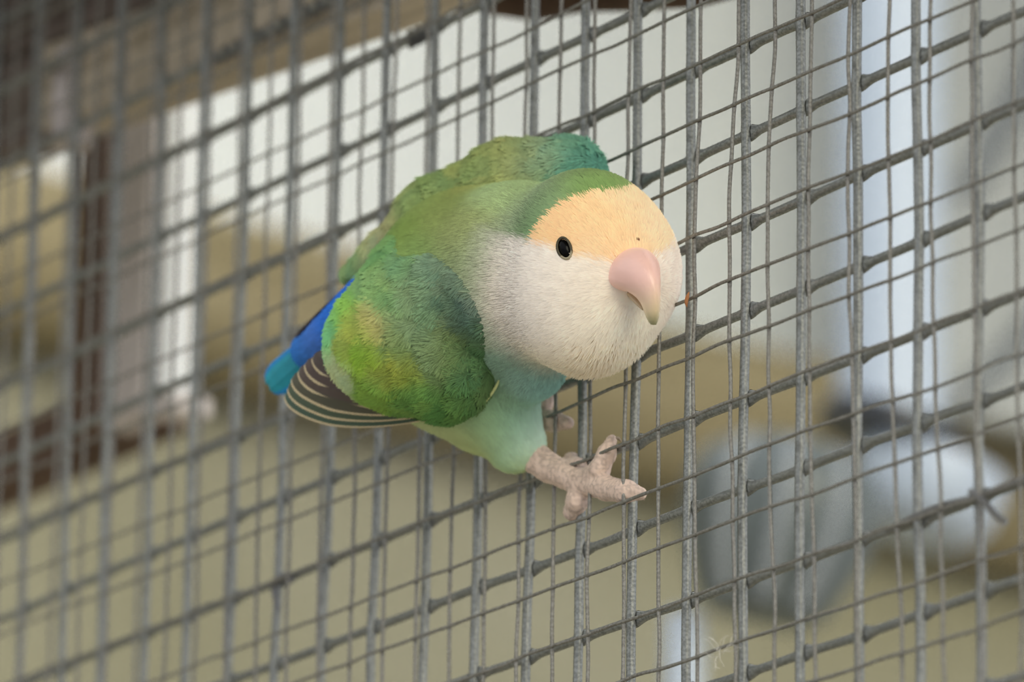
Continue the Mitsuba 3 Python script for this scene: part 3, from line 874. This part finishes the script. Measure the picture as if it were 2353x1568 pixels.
for k, (a, b, c, hw) in enumerate(farp):
    feather(num('parrot__wing_001__flight_feather', k), [a, b, c], hw, 0, (0.5, 0.5, 0.7), (62, 54, 54), (48, 42, 44), 0.2, 1, 0.6)

# --- bill, nostril, eye
def loft(key, secs, bsdf, colfn, sides=28):
    """secs: centre, half-width vector, half-height vector"""
    g = np.arange(sides) * 2 * np.pi / sides
    V = np.stack([np.asarray(s[0], float) + np.cos(g)[:, None] * np.asarray(s[1], float) + np.sin(g)[:, None] * np.where(np.sin(g)[:, None] < 0, np.asarray(s[-1], float), np.asarray(s[2], float)) for s in secs])
    n = len(secs); i, j = np.meshgrid(np.arange(n - 1), np.arange(sides), indexing='ij')
    q = np.stack([i * sides + j, i * sides + (j + 1) % sides, (i + 1) * sides + (j + 1) % sides, (i + 1) * sides + j], -1).reshape(-1, 4)
    v = V.reshape(-1, 3); f = np.vstack([q[:, [0, 1, 2]], q[:, [0, 2, 3]]])
    k = len(v); v = np.vstack([v, np.mean(V[-1], 0)]); jj = np.arange(sides); e = (n - 1) * sides
    f = np.vstack([f, np.stack([np.full(sides, k), e + jj, e + (jj + 1) % sides], -1)])
    mid = V.reshape(-1, 3).mean(0)
    tri = v[f]; vol = np.einsum('ij,ij->i', tri[:, 0] - mid, np.cross(tri[:, 1] - mid, tri[:, 2] - mid)).sum()
    # the bird frame is left-handed against the mesh frame (w towards the viewer, y down)
    if vol < 0: f = f[:, ::-1]
    put(key, v, f, bsdf, None, np.clip(colfn(v), 0, 1))


from scipy.interpolate import make_interp_spline
def spline_secs(rows, n):
    r = np.asarray(rows, float); t = np.linspace(0, 1, len(r))
    return make_interp_spline(t, r, k=3)(np.linspace(0, 1, n))


bt = on_surface(fbody, 1455, 640, 100, 600)[2]
rows = [  # centre x y w, half width, half height above and below, pitch of the section (0 = facing out, 90 = facing down)
    (1448, 640, bt - 34, 66, 68, 34, 8), (1453, 640, bt + 6, 62, 67, 36, 12), (1462, 646, bt + 36, 49, 62, 36, 26), (1474, 664, bt + 60, 34, 50, 34, 46),
    (1484, 692, bt + 72, 21, 36, 28, 66), (1489, 722, bt + 70, 15, 22, 22, 82), (1492, 747, bt + 60, 6, 8, 8, 92)]
S = spline_secs(rows, 22)
secs = []
for x, y, w, hw, hh, hl, pt in S:
    a = math.radians(pt)
    upv = math.sin(a) * HF + math.cos(a) * HU
    secs.append(((x, y, w), HR * max(hw, 1), upv * max(hh, 1), upv * max(hl, 1)))


def beak_col(v):
    t = sst(640, 752, v[:, 1] + 0.25 * (v[:, 0] - 1460))[:, None]
    c = lin((232, 188, 176)) * (1 - t) + lin((226, 208, 168)) * t
    tip = sst(712, 752, v[:, 1])[:, None]
    c = c * (1 - tip) + lin((150, 150, 112)) * tip
    return c * (1 + 0.10 * (meshkit.fbm(v / 20.0, 3, 2)[:, None] - 0.5))


loft('parrot__beak', secs, 'horn', beak_col)
labels['parrot__beak'] = {'label': 'pink hooked upper bill with a grey tip'}
lows = []
for x, y, w, hw, hh, pt in spline_secs([(1426, 650, bt - 46, 22, 12, 50), (1440, 668, bt - 14, 17, 9, 40), (1456, 692, bt + 12, 11, 7, 20), (1470, 712, bt + 30, 4, 4, 0)], 10):
    a = math.radians(pt); lows.append(((x, y, w), HR * max(hw, 1), (math.sin(a) * HF + math.cos(a) * HU) * max(hh, 1)))
loft('parrot__lower_beak', lows, 'horn', lambda v: np.tile(lin((186, 164, 130)), (len(v), 1)))
nv = unit(grad(fbody, EYE_C[None]))[0]
ico = trimesh.creation.icosphere(subdivisions=3)
eup = unit(np.array([-0.42, -1.0, 0.0]) - nv * (np.array([-0.42, -1.0, 0.0]) @ nv)); esd = np.cross(nv, eup)
E0 = EYE_C - nv * 5
sv = np.asarray(ico.vertices)
EM = np.stack([esd, eup, nv])
put('parrot__eye', (sv * [14, 23, 13]) @ EM + E0, np.asarray(ico.faces)[:, ::-1], 'eye_gloss', unit((sv / [14, 23, 13]) @ EM))
labels['parrot__eye'] = {'label': 'dark glossy eye'}
g = np.linspace(0, 2 * np.pi, 49)[:-1]
ring = np.array([E0 + nv * 8 + esd * 15.5 * math.cos(x) + eup * 25 * math.sin(x) * (1 + 0.08 * math.cos(x)) for x in g])
def torus(ringp, r, sides=10):
    n = len(ringp); t = unit(np.roll(ringp, -1, 0) - np.roll(ringp, 1, 0)); c = ringp.mean(0)
    o = unit(ringp - c); b = np.cross(t, o); s = np.arange(sides) * 2 * np.pi / sides
    V = (ringp[:, None] + r * (np.cos(s)[None, :, None] * o[:, None] + np.sin(s)[None, :, None] * b[:, None])).reshape(-1, 3)
    i, j = np.meshgrid(np.arange(n), np.arange(sides), indexing='ij'); i2 = (i + 1) % n; j2 = (j + 1) % sides
    q = np.stack([i * sides + j, i * sides + j2, i2 * sides + j2, i2 * sides + j], -1).reshape(-1, 4)
    return V, np.vstack([q[:, [0, 1, 2]], q[:, [0, 2, 3]]])
rv, rf = torus(ring, 3.2)
put('parrot__eye_ring', rv, rf, 'eye_skin', None, np.where(((rv - E0) @ eup)[:, None] < -14, lin((150, 140, 116)), lin((70, 64, 48))) * (0.85 + 0.3 * meshkit.noise(rv / 14.0, 4)[:, None]))
nos = on_surface(fbody, 1458, 557, 100, 600)
put('parrot__nostril', np.asarray(ico.vertices) * [5, 6, 4] + nos, np.asarray(ico.faces)[:, ::-1], 'eye_skin', None, np.tile(lin((120, 78, 50)), (len(ico.vertices), 1)))


# --- feet
def wplane(x, y):
    return 1.5118 * (x - 1330) + 0.3411 * (y - 1120)


def foot(key, leg, toes, claws):
    prims = [cone(a, b, ra, rb) for a, b, ra, rb in leg]
    for t in toes:
        for (a, ra), (b, rb) in zip(t[:-1], t[1:]):
            prims.append(cone(a, b, ra, rb))
    base = sdf(prims, 9.0)

    def f(p):
        q = p / 9.0
        s = np.abs(meshkit.noise(q, 3) - 0.5) + 0.5 * np.abs(meshkit.noise(q * 1.9, 5) - 0.5)
        return base(p) + 5.0 * s - 1.6
    pts = np.array([q for t in toes for q, _ in t] + [x for l in leg for x in l[:2]])
    v, fc = surface(f, pts.min(0) - 50, pts.max(0) + 50, 4.5)
    n1 = meshkit.fbm(v / 9.0, 2, 9)[:, None]
    crease = np.clip((meshkit.noise(v / 9.0, 3) - 0.5), -1, 1)
    c = lin((222, 198, 182)) * (1 - n1) + lin((200, 176, 160)) * n1
    c = c * (0.72 + 0.36 * sst(0.0, 0.16, np.abs(crease)))[:, None]
    put(key, v, fc, 'scaly_skin', None, np.clip(c, 0, 0.8))
    for k, cl in enumerate(claws):
        r = np.linspace(1, 0.12, len(cl)) * 8
        vv, fk = tube(np.asarray(cl, float), r, 8, up=[0.3, 0.2, 0.9])
        put(num(key + '__claw', k), vv, fk[:, ::-1], 'horn', None, np.tile(lin((150, 132, 112)), (len(vv), 1)))


def on_mesh(x, y, o):
    return (x, y, wplane(x, y) + o)


J = np.array([1338.0, 1108, 52])
toes = [
    [(J, 26), (on_mesh(1376, 1078, 58), 23), (on_mesh(1392, 1042, 50), 21), (on_mesh(1404, 1010, 28), 12)],
    [(J, 27), (np.array((1392, 1120, 136)), 27), (np.array((1436, 1126, 204)), 26), (on_mesh(1467, 1130, 0), 15)],
    [(J, 27), (on_mesh(1326, 1150, 50), 25), (on_mesh(1316, 1176, 30), 20), (on_mesh(1322, 1192, -6), 9)],
    [(J, 25), (on_mesh(1328, 1074, 40), 20), (on_mesh(1312, 1056, 26), 14), (on_mesh(1318, 1050, 6), 9)],
]
claws = [[on_mesh(1400, 1018, 26), on_mesh(1410, 1006, 22), on_mesh(1420, 1006, 6), on_mesh(1428, 1016, -12)], [on_mesh(1462, 1132, 2), on_mesh(1473, 1138, -10), on_mesh(1476, 1146, -22)],
         [on_mesh(1324, 1190, -4), on_mesh(1334, 1194, -16), on_mesh(1342, 1190, -26)], [on_mesh(1310, 1054, 20), on_mesh(1306, 1047, 10), on_mesh(1312, 1042, -6)]]
foot('parrot__foot', [((1200, 1032, -50), (1262, 1076, -16), 40, 33), ((1262, 1076, -16), tuple(J), 32, 32)], toes, claws)
labels['parrot__foot'] = {'label': 'pinkish grey scaly foot'}
J2 = np.array(on_mesh(1215, 965, 45))
toes2 = [[(J2, 25), (J2 + (34, -40, 45), 23), (J2 + (46, -70, 30), 14)], [(J2, 25), (J2 + (56, 4, 84), 24), (J2 + (90, 8, 116), 14)], [(J2, 25), (J2 + (-12, 42, -8), 23), (J2 + (-20, 70, -50), 14)], [(J2, 24), (J2 + (-20, -36, -44), 20), (J2 + (-24, -56, -72), 12)]]
foot('parrot__foot_001', [((1140, 930, -190), tuple(J2), 38, 32)], toes2, [])

rim = np.array([(1146, 860, 92), (1142, 884, 92), (1121, 915, 82), (1096, 939, 70), (1062, 963, 58)], float)
rv2, rf2 = tube(make_interp_spline(np.linspace(0, 1, 5), rim, k=3)(np.linspace(0, 1, 30)), np.stack([np.interp(np.linspace(0, 1, 30), [0, 0.3, 0.8, 1], [0.6, 3.6, 3.0, 0.6]), np.full(30, 2.0)], -1), 10, up=[0, 0, 1.0])
put('parrot__wing__edge_feather', rv2, rf2[:, ::-1], 'flight_feather', None, np.tile(lin((196, 202, 140)), (len(rv2), 1)))
labels['parrot__wing__edge_feather'] = {'label': 'pale yellow front edge of the wing'}
